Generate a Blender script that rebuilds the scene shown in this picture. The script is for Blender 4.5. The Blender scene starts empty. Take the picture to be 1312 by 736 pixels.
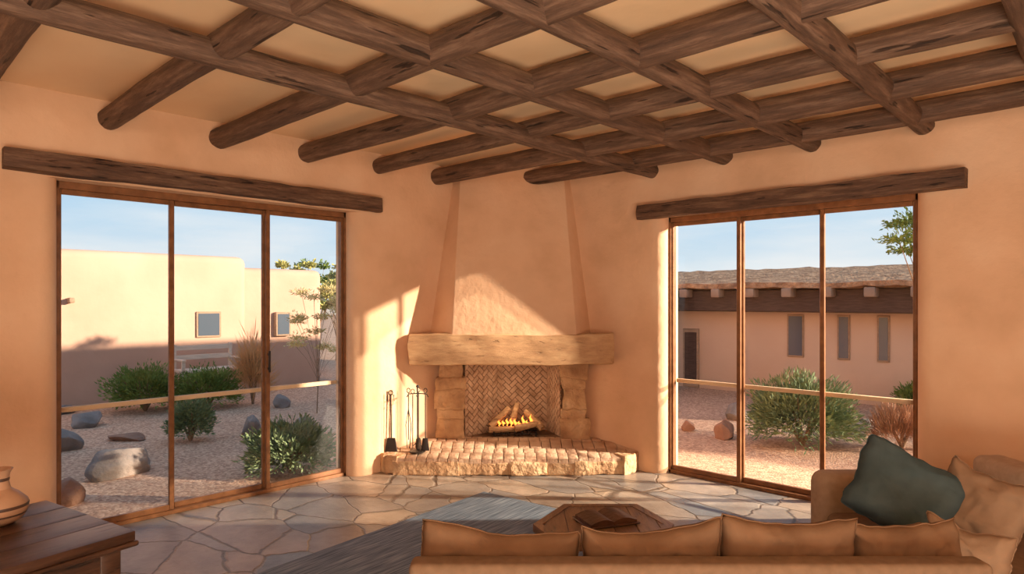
import bpy, bmesh, math, random
from mathutils import Vector, Matrix, noise
random.seed(7)
C = bpy.context.scene.collection
PI = math.pi
TH = math.radians(43.5)
F = 837.0
def W(X, Y, z=0.0):
    b = (X+.052)*.725 + (Y-7.578)*(-.688)
    a = (X+.052)*(-.688) + (Y-7.578)*(-.725)
    return Vector((b, -a, z))
def G(px, py, z=0.0):
    Y = (1.6-z)*F/(py-385)
    return W((px-656)/F*Y, Y, z), Y
def lin(c):
    return tuple(((v/255)/12.92 if v/255 <= .04045 else ((v/255+.055)/1.055)**2.4) for v in c)+(1,)
# ------------------------------------------------------------------ materials
def nmat(name):
    m = bpy.data.materials.new(name); m.use_nodes = True
    nt = m.node_tree; b = nt.nodes['Principled BSDF']
    return m, nt, b
def node(nt, t, **kw):
    n = nt.nodes.new(t)
    for k, v in kw.items(): setattr(n, k, v)
    return n
def ramp(nt, stops, fac):
    r = node(nt, 'ShaderNodeValToRGB')
    e = r.color_ramp.elements
    while len(e) < len(stops): e.new(.5)
    for i, (p, c) in enumerate(stops):
        e[i].position = p; e[i].color = c
    nt.links.new(fac, r.inputs['Fac'])
    return r
def pmat(name, stops, scale=5, stretch=(1,1,1), rough=.85, bump=.3, bscale=None, detail=8, metallic=0, dist=.02, spec=.3, warp=0.0):
    m, nt, b = nmat(name); L = nt.links
    tc = node(nt, 'ShaderNodeTexCoord'); mp = node(nt, 'ShaderNodeMapping')
    mp.inputs['Scale'].default_value = stretch
    L.new(tc.outputs['Object'], mp.inputs['Vector'])
    n = node(nt, 'ShaderNodeTexNoise'); n.inputs['Scale'].default_value = scale; n.inputs['Detail'].default_value = detail
    n.inputs['Distortion'].default_value = warp
    L.new(mp.outputs[0], n.inputs['Vector'])
    k = len(stops)
    r = ramp(nt, [(.28+.44*i/(k-1), lin(c)) for i, c in enumerate(stops)], n.outputs['Fac'])
    L.new(r.outputs[0], b.inputs['Base Color'])
    b.inputs['Roughness'].default_value = rough; b.inputs['Metallic'].default_value = metallic
    b.inputs['Specular IOR Level'].default_value = spec
    if bump:
        n2 = node(nt, 'ShaderNodeTexNoise'); n2.inputs['Scale'].default_value = bscale or scale*3; n2.inputs['Detail'].default_value = 6
        L.new(mp.outputs[0], n2.inputs['Vector'])
        bp = node(nt, 'ShaderNodeBump'); bp.inputs['Strength'].default_value = bump; bp.inputs['Distance'].default_value = dist
        L.new(n2.outputs['Fac'], bp.inputs['Height']); L.new(bp.outputs[0], b.inputs['Normal'])
    return m
def wood(name, dark, mid, light, stretch, rough=.7, crack=.6, bump=.6, cscale=3.2):
    m, nt, b = nmat(name); L = nt.links
    tc = node(nt, 'ShaderNodeTexCoord'); mp = node(nt, 'ShaderNodeMapping'); mp.inputs['Scale'].default_value = stretch
    oi = node(nt, 'ShaderNodeObjectInfo')
    ad = node(nt, 'ShaderNodeVectorMath', operation='ADD')
    sc = node(nt, 'ShaderNodeMath', operation='MULTIPLY'); sc.inputs[1].default_value = 37
    L.new(oi.outputs['Random'], sc.inputs[0])
    L.new(tc.outputs['Object'], mp.inputs['Vector']); L.new(mp.outputs[0], ad.inputs[0]); L.new(sc.outputs[0], ad.inputs[1])
    n = node(nt, 'ShaderNodeTexNoise'); n.inputs['Scale'].default_value = 1.6; n.inputs['Detail'].default_value = 14; n.inputs['Roughness'].default_value = .75
    L.new(ad.outputs[0], n.inputs['Vector'])
    r = ramp(nt, [(.3, lin(dark)), (.5, lin(mid)), (.7, lin(light))], n.outputs['Fac'])
    n2 = node(nt, 'ShaderNodeTexNoise'); n2.inputs['Scale'].default_value = cscale; n2.inputs['Detail'].default_value = 6
    L.new(ad.outputs[0], n2.inputs['Vector'])
    r2 = ramp(nt, [(.33, (0.10,0.08,0.07,1)), (.365, (1,1,1,1))], n2.outputs['Fac'])
    mx = node(nt, 'ShaderNodeMixRGB', blend_type='MULTIPLY'); mx.inputs['Fac'].default_value = crack
    L.new(r.outputs[0], mx.inputs[1]); L.new(r2.outputs[0], mx.inputs[2])
    L.new(mx.outputs[0], b.inputs['Base Color']); b.inputs['Roughness'].default_value = rough
    b.inputs['Specular IOR Level'].default_value = .35
    mm = node(nt, 'ShaderNodeMath', operation='ADD'); L.new(n.outputs['Fac'], mm.inputs[0]); L.new(r2.outputs[0], mm.inputs[1])
    bp = node(nt, 'ShaderNodeBump'); bp.inputs['Strength'].default_value = bump; bp.inputs['Distance'].default_value = .012
    L.new(mm.outputs[0], bp.inputs['Height']); L.new(bp.outputs[0], b.inputs['Normal'])
    return m
def plain(name, c, rough=.6, metallic=0, emit=0):
    m, nt, b = nmat(name)
    b.inputs['Base Color'].default_value = lin(c); b.inputs['Roughness'].default_value = rough; b.inputs['Metallic'].default_value = metallic
    if emit:
        b.inputs['Emission Color'].default_value = lin(c); b.inputs['Emission Strength'].default_value = emit
    return m
M = {}
M['plaster'] = pmat('adobe_plaster', [(212,171,136),(225,184,149),(232,194,160)], 2.2, bump=.55, bscale=14, dist=.012, rough=.9, spec=.12)
M['ceil'] = pmat('ceiling_plaster', [(246,204,158),(253,218,176)], 1.5, bump=.15, bscale=9, rough=.5, spec=.3)
M['adobe'] = pmat('outdoor_stucco', [(198,158,136),(210,172,150)], 1.2, bump=.3, bscale=8, rough=.95, spec=.1)
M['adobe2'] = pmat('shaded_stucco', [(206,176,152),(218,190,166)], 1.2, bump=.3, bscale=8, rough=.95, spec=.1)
M['log'] = wood('log_wood', (62,45,36), (104,78,62), (148,118,97), (1.6,18,18), .6, .8, .8, 1.7)
M['header'] = wood('header_wood', (56,38,28), (98,70,53), (138,108,84), (1.8,20,20), .65, .75)
M['mantel'] = wood('mantel_wood', (164,126,92), (194,154,114), (214,178,136), (2.0,9,9), .8, .25, .6)
M['frame'] = pmat('door_frame_wood', [(110,72,46),(144,98,64)], 14, bump=.1, rough=.4)
M['table'] = wood('table_wood', (36,23,17), (68,45,33), (98,69,52), (14,1.6,14), .3, .4, .3)
M['ctable'] = wood('coffee_table_wood', (84,60,45), (122,90,66), (152,118,90), (14,2,14), .35, .4, .3)
M['firelog'] = wood('firewood', (110,84,62), (186,148,110), (228,192,148), (3,14,14), .9, .4)
M['char'] = pmat('charred_wood', [(26,20,17),(76,58,46)], 12, bump=.6, rough=.95)
M['brick'] = pmat('firebrick', [(160,126,100),(190,155,128),(210,176,148)], 9, bump=.4, bscale=50, rough=.9)
M['hbrick'] = pmat('hearth_brick', [(178,140,114),(202,168,140),(216,186,158)], 6, bump=.5, bscale=30, rough=.65)
M['mortar'] = pmat('mortar', [(104,80,62),(126,100,80)], 10, bump=.3, rough=.95)
M['stone'] = pmat('sandstone', [(162,124,92),(200,162,124),(220,188,150)], 5, bump=1, bscale=14, dist=.04, rough=.9)
M['iron'] = plain('black_iron', (50,42,38), .5, .5)
M['sofa'] = pmat('sofa_fabric', [(118,94,74),(132,106,85)], 30, bump=.25, bscale=300, dist=.003, rough=.95, spec=.1)
M['arm'] = pmat('arm_fabric', [(172,146,122),(186,160,136)], 30, bump=.25, bscale=300, dist=.003, rough=.95, spec=.1)
M['cush'] = pmat('cushion_fabric', [(110,83,62),(130,100,76)], 8, bump=.3, bscale=260, dist=.003, rough=.95, spec=.1)
M['sand'] = pmat('sand_linen', [(136,109,87),(154,126,102)], 8, bump=.3, bscale=260, dist=.003, rough=.95, spec=.1)
M['teal'] = pmat('slate_fabric', [(66,82,86),(84,100,104)], 8, bump=.35, bscale=240, dist=.003, rough=.95, spec=.1)
M['pot'] = pmat('clay', [(156,118,92),(186,148,118)], 6, bump=.1, rough=.45)
M['potdark'] = plain('dark_slip', (74,50,38), .5)
M['leather'] = pmat('brown_leather', [(66,42,30),(92,60,42)], 12, bump=.2, rough=.4)
M['bark'] = pmat('bark', [(120,96,76),(154,126,100)], 12, bump=.5, rough=.95)
M['rock'] = pmat('boulder_rock', [(100,94,92),(140,130,124),(168,154,144)], 2.5, bump=.9, bscale=9, dist=.05, rough=.9)
M['rockred'] = pmat('red_rock', [(130,96,80),(166,128,106)], 2.5, bump=.9, bscale=9, dist=.05, rough=.9)
M['rockpale'] = pmat('pale_rock', [(180,166,152),(208,196,182)], 2.5, bump=.7, bscale=12, rough=.9)
def leafmat(n, a, b_):
    return pmat(n, [a, b_], 4, bump=0, rough=.7, spec=.2)
M['green'] = leafmat('green_leaves', (80,104,48), (134,152,78))
M['blue'] = leafmat('grey_green_leaves', (84,106,76), (136,152,110))
M['olive'] = leafmat('olive_leaves', (150,150,84), (200,192,120))
M['wisp'] = leafmat('pale_leaves', (206,186,120), (232,214,158))
M['dry'] = leafmat('dry_grass', (190,140,94), (226,182,132))
M['redtwig'] = leafmat('red_twigs', (156,114,90), (192,150,120))
M['oldwood'] = pmat('weathered_wood', [(150,124,102),(184,156,130)], 6, (1,8,8), bump=.3)
M['benchwood'] = pmat('bench_wood', [(206,184,164),(228,208,188)], 6, (1,8,8), bump=.3)
M['palewood'] = pmat('pale_wood', [(206,176,140),(224,196,162)], 6, bump=.2)
M['beamend'] = pmat('beam_end_wood', [(140,118,102),(164,142,124)], 6, bump=.2)
M['darkwood'] = pmat('dark_porch_wood', [(70,56,50),(96,78,68)], 6, (1,8,8), bump=.3)
M['winglass'] = plain('window_pane', (80,92,104), .15)
M['rooftile'] = pmat('brown_roof', [(120,90,70),(166,130,100),(200,164,130)], 7, bump=1, bscale=20, dist=.04, rough=.95)
M['flame'] = plain('flame', (255,150,60), .8, 0, 2.6)
m, nt, b = nmat('door_glass'); nt.nodes.remove(b)
tr = node(nt, 'ShaderNodeBsdfTransparent'); gl = node(nt, 'ShaderNodeBsdfGlossy'); gl.inputs['Roughness'].default_value = .02
mx = node(nt, 'ShaderNodeMixShader'); mx.inputs[0].default_value = .02
nt.links.new(tr.outputs[0], mx.inputs[1]); nt.links.new(gl.outputs[0], mx.inputs[2]); nt.links.new(mx.outputs[0], nt.nodes['Material Output'].inputs[0])
M['glass'] = m
# flagstone
m, nt, b = nmat('flagstone'); L = nt.links
tc = node(nt, 'ShaderNodeTexCoord'); mp = node(nt, 'ShaderNodeMapping'); mp.inputs['Rotation'].default_value = (0,0,.5); mp.inputs['Scale'].default_value = (1.8,2.9,1)
L.new(tc.outputs['Object'], mp.inputs['Vector'])
nn = node(nt, 'ShaderNodeTexNoise'); nn.inputs['Scale'].default_value = 2.2; nn.inputs['Detail'].default_value = 5
L.new(mp.outputs[0], nn.inputs['Vector'])
sub = node(nt, 'ShaderNodeVectorMath', operation='MULTIPLY_ADD'); sub.inputs[1].default_value = (.28,.28,0)
L.new(nn.outputs['Color'], sub.inputs[0]); L.new(mp.outputs[0], sub.inputs[2])
v1 = node(nt, 'ShaderNodeTexVoronoi', feature='F1'); v1.inputs['Scale'].default_value = 1; v1.inputs['Randomness'].default_value = .9
v2 = node(nt, 'ShaderNodeTexVoronoi', feature='DISTANCE_TO_EDGE'); v2.inputs['Scale'].default_value = 1; v2.inputs['Randomness'].default_value = .9
L.new(sub.outputs[0], v1.inputs['Vector']); L.new(sub.outputs[0], v2.inputs['Vector'])
sp = node(nt, 'ShaderNodeSeparateColor'); L.new(v1.outputs['Color'], sp.inputs[0])
cr = ramp(nt, [(0, lin((132,128,126))), (.25, lin((170,150,132))), (.45, lin((146,138,132))), (.65, lin((178,156,134))), (.85, lin((124,130,136))), (1, lin((162,142,124)))], sp.outputs[0])
n3 = node(nt, 'ShaderNodeTexNoise'); n3.inputs['Scale'].default_value = 4; n3.inputs['Detail'].default_value = 12; n3.inputs['Roughness'].default_value = .7
L.new(tc.outputs['Object'], n3.inputs['Vector'])
r3 = ramp(nt, [(.3, (.6,.58,.56,1)), (.7, (1.15,1.13,1.1,1))], n3.outputs['Fac'])
mu = node(nt, 'ShaderNodeMixRGB', blend_type='MULTIPLY'); mu.inputs[0].default_value = .95
L.new(cr.outputs[0], mu.inputs[1]); L.new(r3.outputs[0], mu.inputs[2])
gr = ramp(nt, [(.004, (0,0,0,1)), (.022, (1,1,1,1))], v2.outputs['Distance'])
mg = node(nt, 'ShaderNodeMixRGB'); mg.inputs[1].default_value = lin((108,96,86))
L.new(gr.outputs[0], mg.inputs[0]); L.new(mu.outputs[0], mg.inputs[2]); L.new(mg.outputs[0], b.inputs['Base Color'])
b.inputs['Roughness'].default_value = .33
ah = node(nt, 'ShaderNodeMath', operation='MULTIPLY_ADD'); ah.inputs[1].default_value = 1.3
L.new(n3.outputs['Fac'], ah.inputs[0]); L.new(gr.outputs[0], ah.inputs[2])
bp = node(nt, 'ShaderNodeBump'); bp.inputs['Strength'].default_value = .55; bp.inputs['Distance'].default_value = .014
L.new(ah.outputs[0], bp.inputs['Height']); L.new(bp.outputs[0], b.inputs['Normal'])
M['floor'] = m
# gravel
m, nt, b = nmat('gravel'); L = nt.links
tc = node(nt, 'ShaderNodeTexCoord')
v = node(nt, 'ShaderNodeTexVoronoi'); v.inputs['Scale'].default_value = 44; L.new(tc.outputs['Object'], v.inputs['Vector'])
sp = node(nt, 'ShaderNodeSeparateColor'); L.new(v.outputs['Color'], sp.inputs[0])
cr = ramp(nt, [(0, lin((160,122,98))), (.5, lin((196,156,128))), (1, lin((222,186,156)))], sp.outputs[0])
n3 = node(nt, 'ShaderNodeTexNoise'); n3.inputs['Scale'].default_value = .8; L.new(tc.outputs['Object'], n3.inputs['Vector'])
r3 = ramp(nt, [(.35, (.82,.80,.78,1)), (.65, (1,1,1,1))], n3.outputs['Fac'])
mu = node(nt, 'ShaderNodeMixRGB', blend_type='MULTIPLY'); mu.inputs[0].default_value = .7
L.new(cr.outputs[0], mu.inputs[1]); L.new(r3.outputs[0], mu.inputs[2]); L.new(mu.outputs[0], b.inputs['Base Color'])
b.inputs['Roughness'].default_value = .95
bp = node(nt, 'ShaderNodeBump'); bp.inputs['Strength'].default_value = .5; bp.inputs['Distance'].default_value = .010; bp.invert = True
L.new(v.outputs['Distance'], bp.inputs['Height']); L.new(bp.outputs[0], b.inputs['Normal'])
M['gravel'] = m
# rug
m, nt, b = nmat('woven_rug'); L = nt.links
tc = node(nt, 'ShaderNodeTexCoord')
mp = node(nt, 'ShaderNodeMapping'); mp.inputs['Scale'].default_value = (90,4,1); L.new(tc.outputs['Object'], mp.inputs['Vector'])
n1 = node(nt, 'ShaderNodeTexNoise'); n1.inputs['Scale'].default_value = 1; n1.inputs['Detail'].default_value = 4; L.new(mp.outputs[0], n1.inputs['Vector'])
cr = ramp(nt, [(.34, lin((84,98,114))), (.5, lin((112,126,142))), (.66, lin((148,160,172)))], n1.outputs['Fac'])
L.new(cr.outputs[0], b.inputs['Base Color']); b.inputs['Roughness'].default_value = .95
wv = node(nt, 'ShaderNodeTexWave'); wv.inputs['Scale'].default_value = 30; L.new(tc.outputs['Object'], wv.inputs['Vector'])
bp = node(nt, 'ShaderNodeBump'); bp.inputs['Strength'].default_value = .5; bp.inputs['Distance'].default_value = .006
L.new(wv.outputs['Fac'], bp.inputs['Height']); L.new(bp.outputs[0], b.inputs['Normal'])
M['rug'] = m
# ------------------------------------------------------------------ mesh helpers
def mk(name, bm, mat, parent=None, loc=(0,0,0), rz=0, smooth=True, ang=40):
    me = bpy.data.meshes.new(name)
    bmesh.ops.recalc_face_normals(bm, faces=bm.faces)
    bm.to_mesh(me); bm.free()
    mats = mat if isinstance(mat, (list, tuple)) else [mat]
    for x in mats: me.materials.append(x)
    if smooth:
        for p in me.polygons: p.use_smooth = True
        me.set_sharp_from_angle(angle=math.radians(ang))
    o = bpy.data.objects.new(name, me); C.objects.link(o)
    if parent: o.parent = parent
    o.location = loc; o.rotation_euler = (0,0,rz)
    return o
def empty(name, loc, rz=0, label=None, cat=None, group=None, kind=None):
    o = bpy.data.objects.new(name, None); C.objects.link(o); o.location = loc; o.rotation_euler = (0,0,rz)
    o.empty_display_size = .1
    return tag(o, label, cat, group, kind)
def tag(o, label=None, cat=None, group=None, kind=None):
    if label: o['label'] = label
    if cat: o['category'] = cat
    if group: o['group'] = group
    if kind: o['kind'] = kind
    return o
def B(): return bmesh.new()
def box(bm, x0, x1, y0, y1, z0, z1, bev=0, seg=3, rot=None, mi=0):
    mtx = Matrix.Translation(((x0+x1)/2, (y0+y1)/2, (z0+z1)/2))
    if rot: mtx = mtx @ rot
    mtx = mtx @ Matrix.Diagonal((abs(x1-x0), abs(y1-y0), abs(z1-z0), 1))
    r = bmesh.ops.create_cube(bm, size=1, matrix=mtx)
    vs = r['verts']
    if bev:
        es = list({e for v in vs for e in v.link_edges})
        bmesh.ops.bevel(bm, geom=es, offset=bev, segments=seg, affect='EDGES', profile=.5)
    return bm
def prism(bm, pts, z0, z1, pts2=None):
    p2 = pts2 or pts
    a = [bm.verts.new((p[0], p[1], z0)) for p in pts]
    c = [bm.verts.new((p[0], p[1], z1)) for p in p2]
    n = len(pts)
    for i in range(n):
        j = (i+1) % n
        bm.faces.new((a[i], a[j], c[j], c[i]))
    bm.faces.new(list(reversed(a))); bm.faces.new(c)
    return a, c
def tube(bm, pts, rad, seg=8, cap=True):
    pts = [Vector(p) for p in pts]; rings = []
    rr = rad if isinstance(rad, (list, tuple)) else [rad]*len(pts)
    for i, p in enumerate(pts):
        d = (pts[min(i+1, len(pts)-1)]-pts[max(i-1, 0)]).normalized()
        u = d.cross(Vector((0,0,1)))
        if u.length < .05: u = d.cross(Vector((0,1,0)))
        u.normalize(); v = d.cross(u)
        rings.append([bm.verts.new(p+(u*math.cos(2*PI*k/seg)+v*math.sin(2*PI*k/seg))*rr[i]) for k in range(seg)])
    for a, c in zip(rings, rings[1:]):
        for k in range(seg): bm.faces.new((a[k], a[(k+1) % seg], c[(k+1) % seg], c[k]))
    if cap:
        bm.faces.new(rings[0]); bm.faces.new(list(reversed(rings[-1])))
    return bm
def lathe(bm, prof, seg=32, cx=0, cy=0):
    rings = [[bm.verts.new((cx+r*math.cos(2*PI*k/seg), cy+r*math.sin(2*PI*k/seg), z)) for k in range(seg)] for r, z in prof]
    for a, c in zip(rings, rings[1:]):
        for k in range(seg): bm.faces.new((a[k], a[(k+1) % seg], c[(k+1) % seg], c[k]))
    bm.faces.new(rings[0]); bm.faces.new(rings[-1])
    return bm
def rough(bm, amp, sc, seed=0):
    for v in bm.verts:
        n = noise.noise_vector(v.co*sc+Vector((seed*7.1, seed*3.3, seed)))
        v.co += n*amp
def logmesh(length, r, seed, seg=22, taper=0.06):
    bm = B(); n = max(6, int(length/.08)); rings = []
    for i in range(n+1):
        x = length*i/n
        cy = .026*noise.noise(Vector((x*.7, seed*5.1, 0))); cz = .012*noise.noise(Vector((x*.7, seed*5.1, 9)))
        ring = []
        for k in range(seg):
            a = 2*PI*k/seg
            rr = r*(1-taper*x/length)*(1+.06*noise.noise(Vector((x*1.2, math.cos(a)*1.4+seed*3, math.sin(a)*1.4)))+.04*noise.noise(Vector((x*.8, math.cos(a)*5+seed*3, math.sin(a)*5)))+.03*noise.noise(Vector((x*6, math.cos(a)*4+seed*3, math.sin(a)*4))))
            if i in (0, n): rr *= .95
            ring.append(bm.verts.new((x, cy+rr*math.cos(a), cz+rr*math.sin(a))))
        rings.append(ring)
    for a, c in zip(rings, rings[1:]):
        for k in range(seg): bm.faces.new((a[k], a[(k+1) % seg], c[(k+1) % seg], c[k]))
    bm.faces.new(rings[0]); bm.faces.new(list(reversed(rings[-1])))
    return bm
def hewn(length, h, d, seed, amp=.008, nx=None):
    bm = B(); nx = nx or int(length/.06)
    prof = []
    k = 5
    for i in range(k): prof.append((-d/2+d*i/k, -h/2))
    for i in range(k): prof.append((d/2, -h/2+h*i/k))
    for i in range(k): prof.append((d/2-d*i/k, h/2))
    for i in range(k): prof.append((-d/2, h/2-h*i/k))
    rings = []
    for i in range(nx+1):
        x = length*i/nx; ring = []
        for (y, z) in prof:
            cf = 1-.09*(abs(y)/(d/2)*abs(z)/(h/2))**3
            p = Vector((x, y*cf, z*cf))
            p += noise.noise_vector(Vector((x*2.5, y*6+seed*4, z*6)))*amp*1.3+noise.noise_vector(Vector((x*9, y*14+seed*4, z*14)))*amp*.6
            ring.append(bm.verts.new(p))
        rings.append(ring)
    n = len(prof)
    for a, c in zip(rings, rings[1:]):
        for q in range(n): bm.faces.new((a[q], a[(q+1) % n], c[(q+1) % n], c[q]))
    bm.faces.new(rings[0]); bm.faces.new(list(reversed(rings[-1])))
    return bm
def merge(bm, b2):
    me = bpy.data.meshes.new('t'); b2.to_mesh(me); b2.free(); bm.from_mesh(me); bpy.data.meshes.remove(me)
def struct(name, bm, mat, **kw): return tag(mk(name, bm, mat, **kw), kind='structure')
# ------------------------------------------------------------------ room shell
R_ = .18; EX = -.12; CH = 2.96
def pier(bm, along0, along1, z1, axis, round0, round1, r=.12):
    pts = [(along0, EX)]
    pts.append((along1, EX))
    def arc(cx, cy, a0, a1): return [(cx+r*math.cos(a0+(a1-a0)*i/8), cy+r*math.sin(a0+(a1-a0)*i/8)) for i in range(9)]
    if round1: pts += arc(along1-r, R_-r, 0, PI/2)
    else: pts.append((along1, R_))
    if round0: pts += arc(along0+r, R_-r, PI/2, PI)
    else: pts.append((along0, R_))
    if axis == 'L': q = [(p[1], -p[0]) for p in pts]
    else: q = [(p[0], -p[1]) for p in pts]
    prism(bm, q, -.05, z1)
LA0, LA1, LZ = 2.177, 4.394, 2.40
RB0, RB1, RZ = 2.127, 4.141, 2.37
bm = B(); pier(bm, -.12, LA0-.0, LZ, 'L', False, True); pier(bm, LA1, 8.6, LZ, 'L', True, False)
box(bm, EX, R_, -8.6, .12, LZ, 3.0); box(bm, EX, .02, -LA1, -LA0, -.05, .0)
struct('wall_left', bm, M['plaster'])
bm = B(); pier(bm, .18, RB0, RZ, 'R', False, True); pier(bm, RB1, 8.2, RZ, 'R', True, False)
box(bm, .18, 8.2, -R_, -EX, RZ, 3.0); box(bm, RB0, RB1, -.02, .12, -.05, 0)
struct('wall_right', bm, M['plaster'])
bm = B(); box(bm, R_, 8.2, -8.6, -8.4, -.05, 3.0); struct('wall_back', bm, M['plaster'])
bm = B(); box(bm, 8.0, 8.2, -8.4, -R_, -.05, 3.0); struct('wall_side', bm, M['plaster'])
bm = B(); box(bm, .0, 8.0, -8.4, 0, -.06, 0); struct('floor', bm, M['floor'])
bm = B(); box(bm, R_, 8.0, -8.4, -R_, CH, 3.0); struct('ceiling', bm, M['ceil'])
bm = B(); box(bm, -60, 60, -40, 70, -.16, -.06); tag(mk('ground', bm, M['gravel']), kind='structure')
def sliding_door(name, width, height, loc, rz, n=3, handle_at=None):
    root = empty(name, loc, rz, kind='structure')
    bm = B(); e = .022
    box(bm, 0, e, -.05, .05, 0, height, .003, 1); box(bm, width-e, width, -.05, .05, 0, height, .003, 1)
    box(bm, 0, width, -.05, .05, height-.05, height, .003, 1); box(bm, 0, width, -.05, .05, 0, .03, .003, 1)
    mk('door_frame', bm, M['frame'], root)
    pw = width/n
    for i in range(n):
        x0, x1 = i*pw+(e if i == 0 else -.010), (i+1)*pw-(e if i == n-1 else -.010)
        y = -.018 if i % 2 == 0 else .018
        s0 = .014 if i == 0 else .034
        s1 = .018 if i == n-1 else .034
        bm = B()
        box(bm, x0, x0+s0, y-.015, y+.015, .03, height-.05, .003, 1); box(bm, x1-s1, x1, y-.015, y+.015, .03, height-.05, .003, 1)
        box(bm, x0+s0, x1-s1, y-.015, y+.015, .03, .07, .003, 1); box(bm, x0+s0, x1-s1, y-.015, y+.015, height-.085, height-.05, .003, 1)
        p = mk('door_panel', bm, M['frame'], root)
        bm = B(); box(bm, x0+s0, x1-s1, y-.003, y+.003, .07, height-.085)
        mk('glass_pane', bm, M['glass'], p, smooth=False)
        if handle_at == i:
            bm = B(); box(bm, x0+.010, x0+.026, y-.045, y-.030, 1.0, 1.18, .004, 2)
            box(bm, x0+.012, x0+.024, y-.032, y-.012, 1.02, 1.04); box(bm, x0+.012, x0+.024, y-.032, y-.012, 1.14, 1.16)
            mk('door_handle', bm, M['iron'], p)
    bm = B(); box(bm, .02, width-.02, .055, .085, .83, .865, .004, 1)
    mk('guard_rail', bm, M['palewood'], root)
    return root
sliding_door('door_1', LA1-LA0, LZ, (0, -LA1, 0), PI/2, handle_at=2)
sliding_door('door_2', RB1-RB0, RZ, (RB0, 0, 0), 0)
o = mk('header_beam', hewn(2.75, .135, .13, 1), M['header'], loc=(.235, -4.70, 2.475), rz=PI/2)
tag(o, 'long dark hewn wooden beam over the left sliding door', 'beam')
o = mk('header_beam', hewn(2.52, .135, .13, 2), M['header'], loc=(1.935, -.235, 2.412), rz=0)
tag(o, 'long brown hewn wooden beam over the right sliding door', 'beam')
ordn = ['nearest the hood', 'second from the hood', 'third from the hood', 'fourth from the hood', 'fifth from the hood', 'sixth from the hood', 'seventh from the hood']
for i, a in enumerate([.50, 1.21, 1.92, 2.64, 3.38, 4.12, 4.87]):
    o = mk('ceiling_beam', logmesh(7.8, .078+.006*math.sin(i*2.3), 10+i), M['log'], loc=(.12, -a, 2.84), rz=0)
    tag(o, 'round dark log beam running out from the left wall, '+ordn[i], 'beam', 'ceiling logs running parallel to the right wall')
for i, b_ in enumerate([2.03, 2.74, 3.45, 4.2, 4.93]):
    o = mk('ceiling_beam', logmesh(8.2, .071+.004*math.sin(i*1.7), 30+i), M['log'], loc=(b_, -.12, [2.80,2.83,2.82,2.82,2.82][i]), rz=-PI/2)
    tag(o, 'round crossing log beam ending at the right wall above its door, '+ordn[i], 'beam', 'ceiling logs running parallel to the left wall')
# ------------------------------------------------------------------ fireplace (frame: camera aligned)
FY = 6.5
fr = empty('fireplace', W(0, FY), TH, 'tapered adobe corner fireplace with timber mantel and raised brick hearth', 'fireplace')
def fp(pts): return [(x, y-FY) for x, y in pts]
HZ = .235; HL = .155
def slope(Y): return HL+(HZ-HL)*min(1, max(0, (Y-6.0)/.45))
bm = B()
bot = fp([(-.85,6.56),(-.572,6.20),(.612,6.20),(.80,6.56),(-.045,7.33)])
top = fp([(-.62,6.80),(-.520,6.65),(.520,6.65),(.62,6.80),(-.045,7.33)])
a_, c_ = prism(bm, bot, 1.26, CH, top)
es = [e for e in bm.edges if (e.verts[0] in a_[1:3] and e.verts[1] in c_[1:3]) or (e.verts[1] in a_[1:3] and e.verts[0] in c_[1:3])]
es = [e for e in es if abs(e.verts[0].co.x-e.verts[1].co.x) < .2]
bmesh.ops.bevel(bm, geom=es, offset=.008, segments=3, affect='EDGES', profile=.5)
mk('chimney_hood', bm, M['plaster'], fr)
bm = hewn(1.955, .303, .17, 5, .014, 40)
for v in bm.verts:
    v.co.x -= .98; v.co.y += 6.265-FY; v.co.z += 1.13
    if v.co.x > .80: v.co.y += (v.co.x-.80)*.35
mk('mantel', bm, M['mantel'], fr)
bm = B(); prism(bm, fp([(-.95,6.32),(.93,6.32),(.42,6.88),(-.48,6.88)]), .985, 1.262)
mk('mantel_block', bm, M['mantel'], fr)
def pillar(x0, x1, seed):
    rnd = random.Random(seed); bm = B(); z = HZ-.02; hs = [.26,.12,.24,.14,.20]; s = sum(hs)
    for h in hs:
        h = h/s*(.985-HZ+.02)
        dx0, dx1, dy = rnd.uniform(-.02,.025), rnd.uniform(-.04,.015), rnd.uniform(-.015,.010)
        b2 = B(); box(b2, x0+dx0, x1+dx1, 6.47-FY+dy, 6.72-FY, z-.004, z+h+.004)
        bmesh.ops.subdivide_edges(b2, edges=b2.edges[:], cuts=11, use_grid_fill=True)
        cx, cz = (x0+x1)/2, z+h/2
        for v in b2.verts:
            ex = abs(v.co.x-cx)/((x1-x0)/2); ez = abs(v.co.z-cz)/(h/2)
            k = max(0, ez-.84)/.16
            if v.co.y < 6.6-FY: v.co.y += .006*k*k+.02*max(0, ex-.75)
            v.co.x += (cx-v.co.x)*.03*k*k
        for v in b2.verts:
            v.co += noise.noise_vector(v.co*5+Vector((seed, 0, 0)))*.026+noise.noise_vector(v.co*15)*.013
        merge(bm, b2)
        z += h
    return bm
mk('stone_pillar', pillar(-.745, -.475, 3), M['stone'], fr, ang=70)
mk('stone_pillar', pillar(.485, .755, 8), M['stone'], fr, ang=70)
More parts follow.
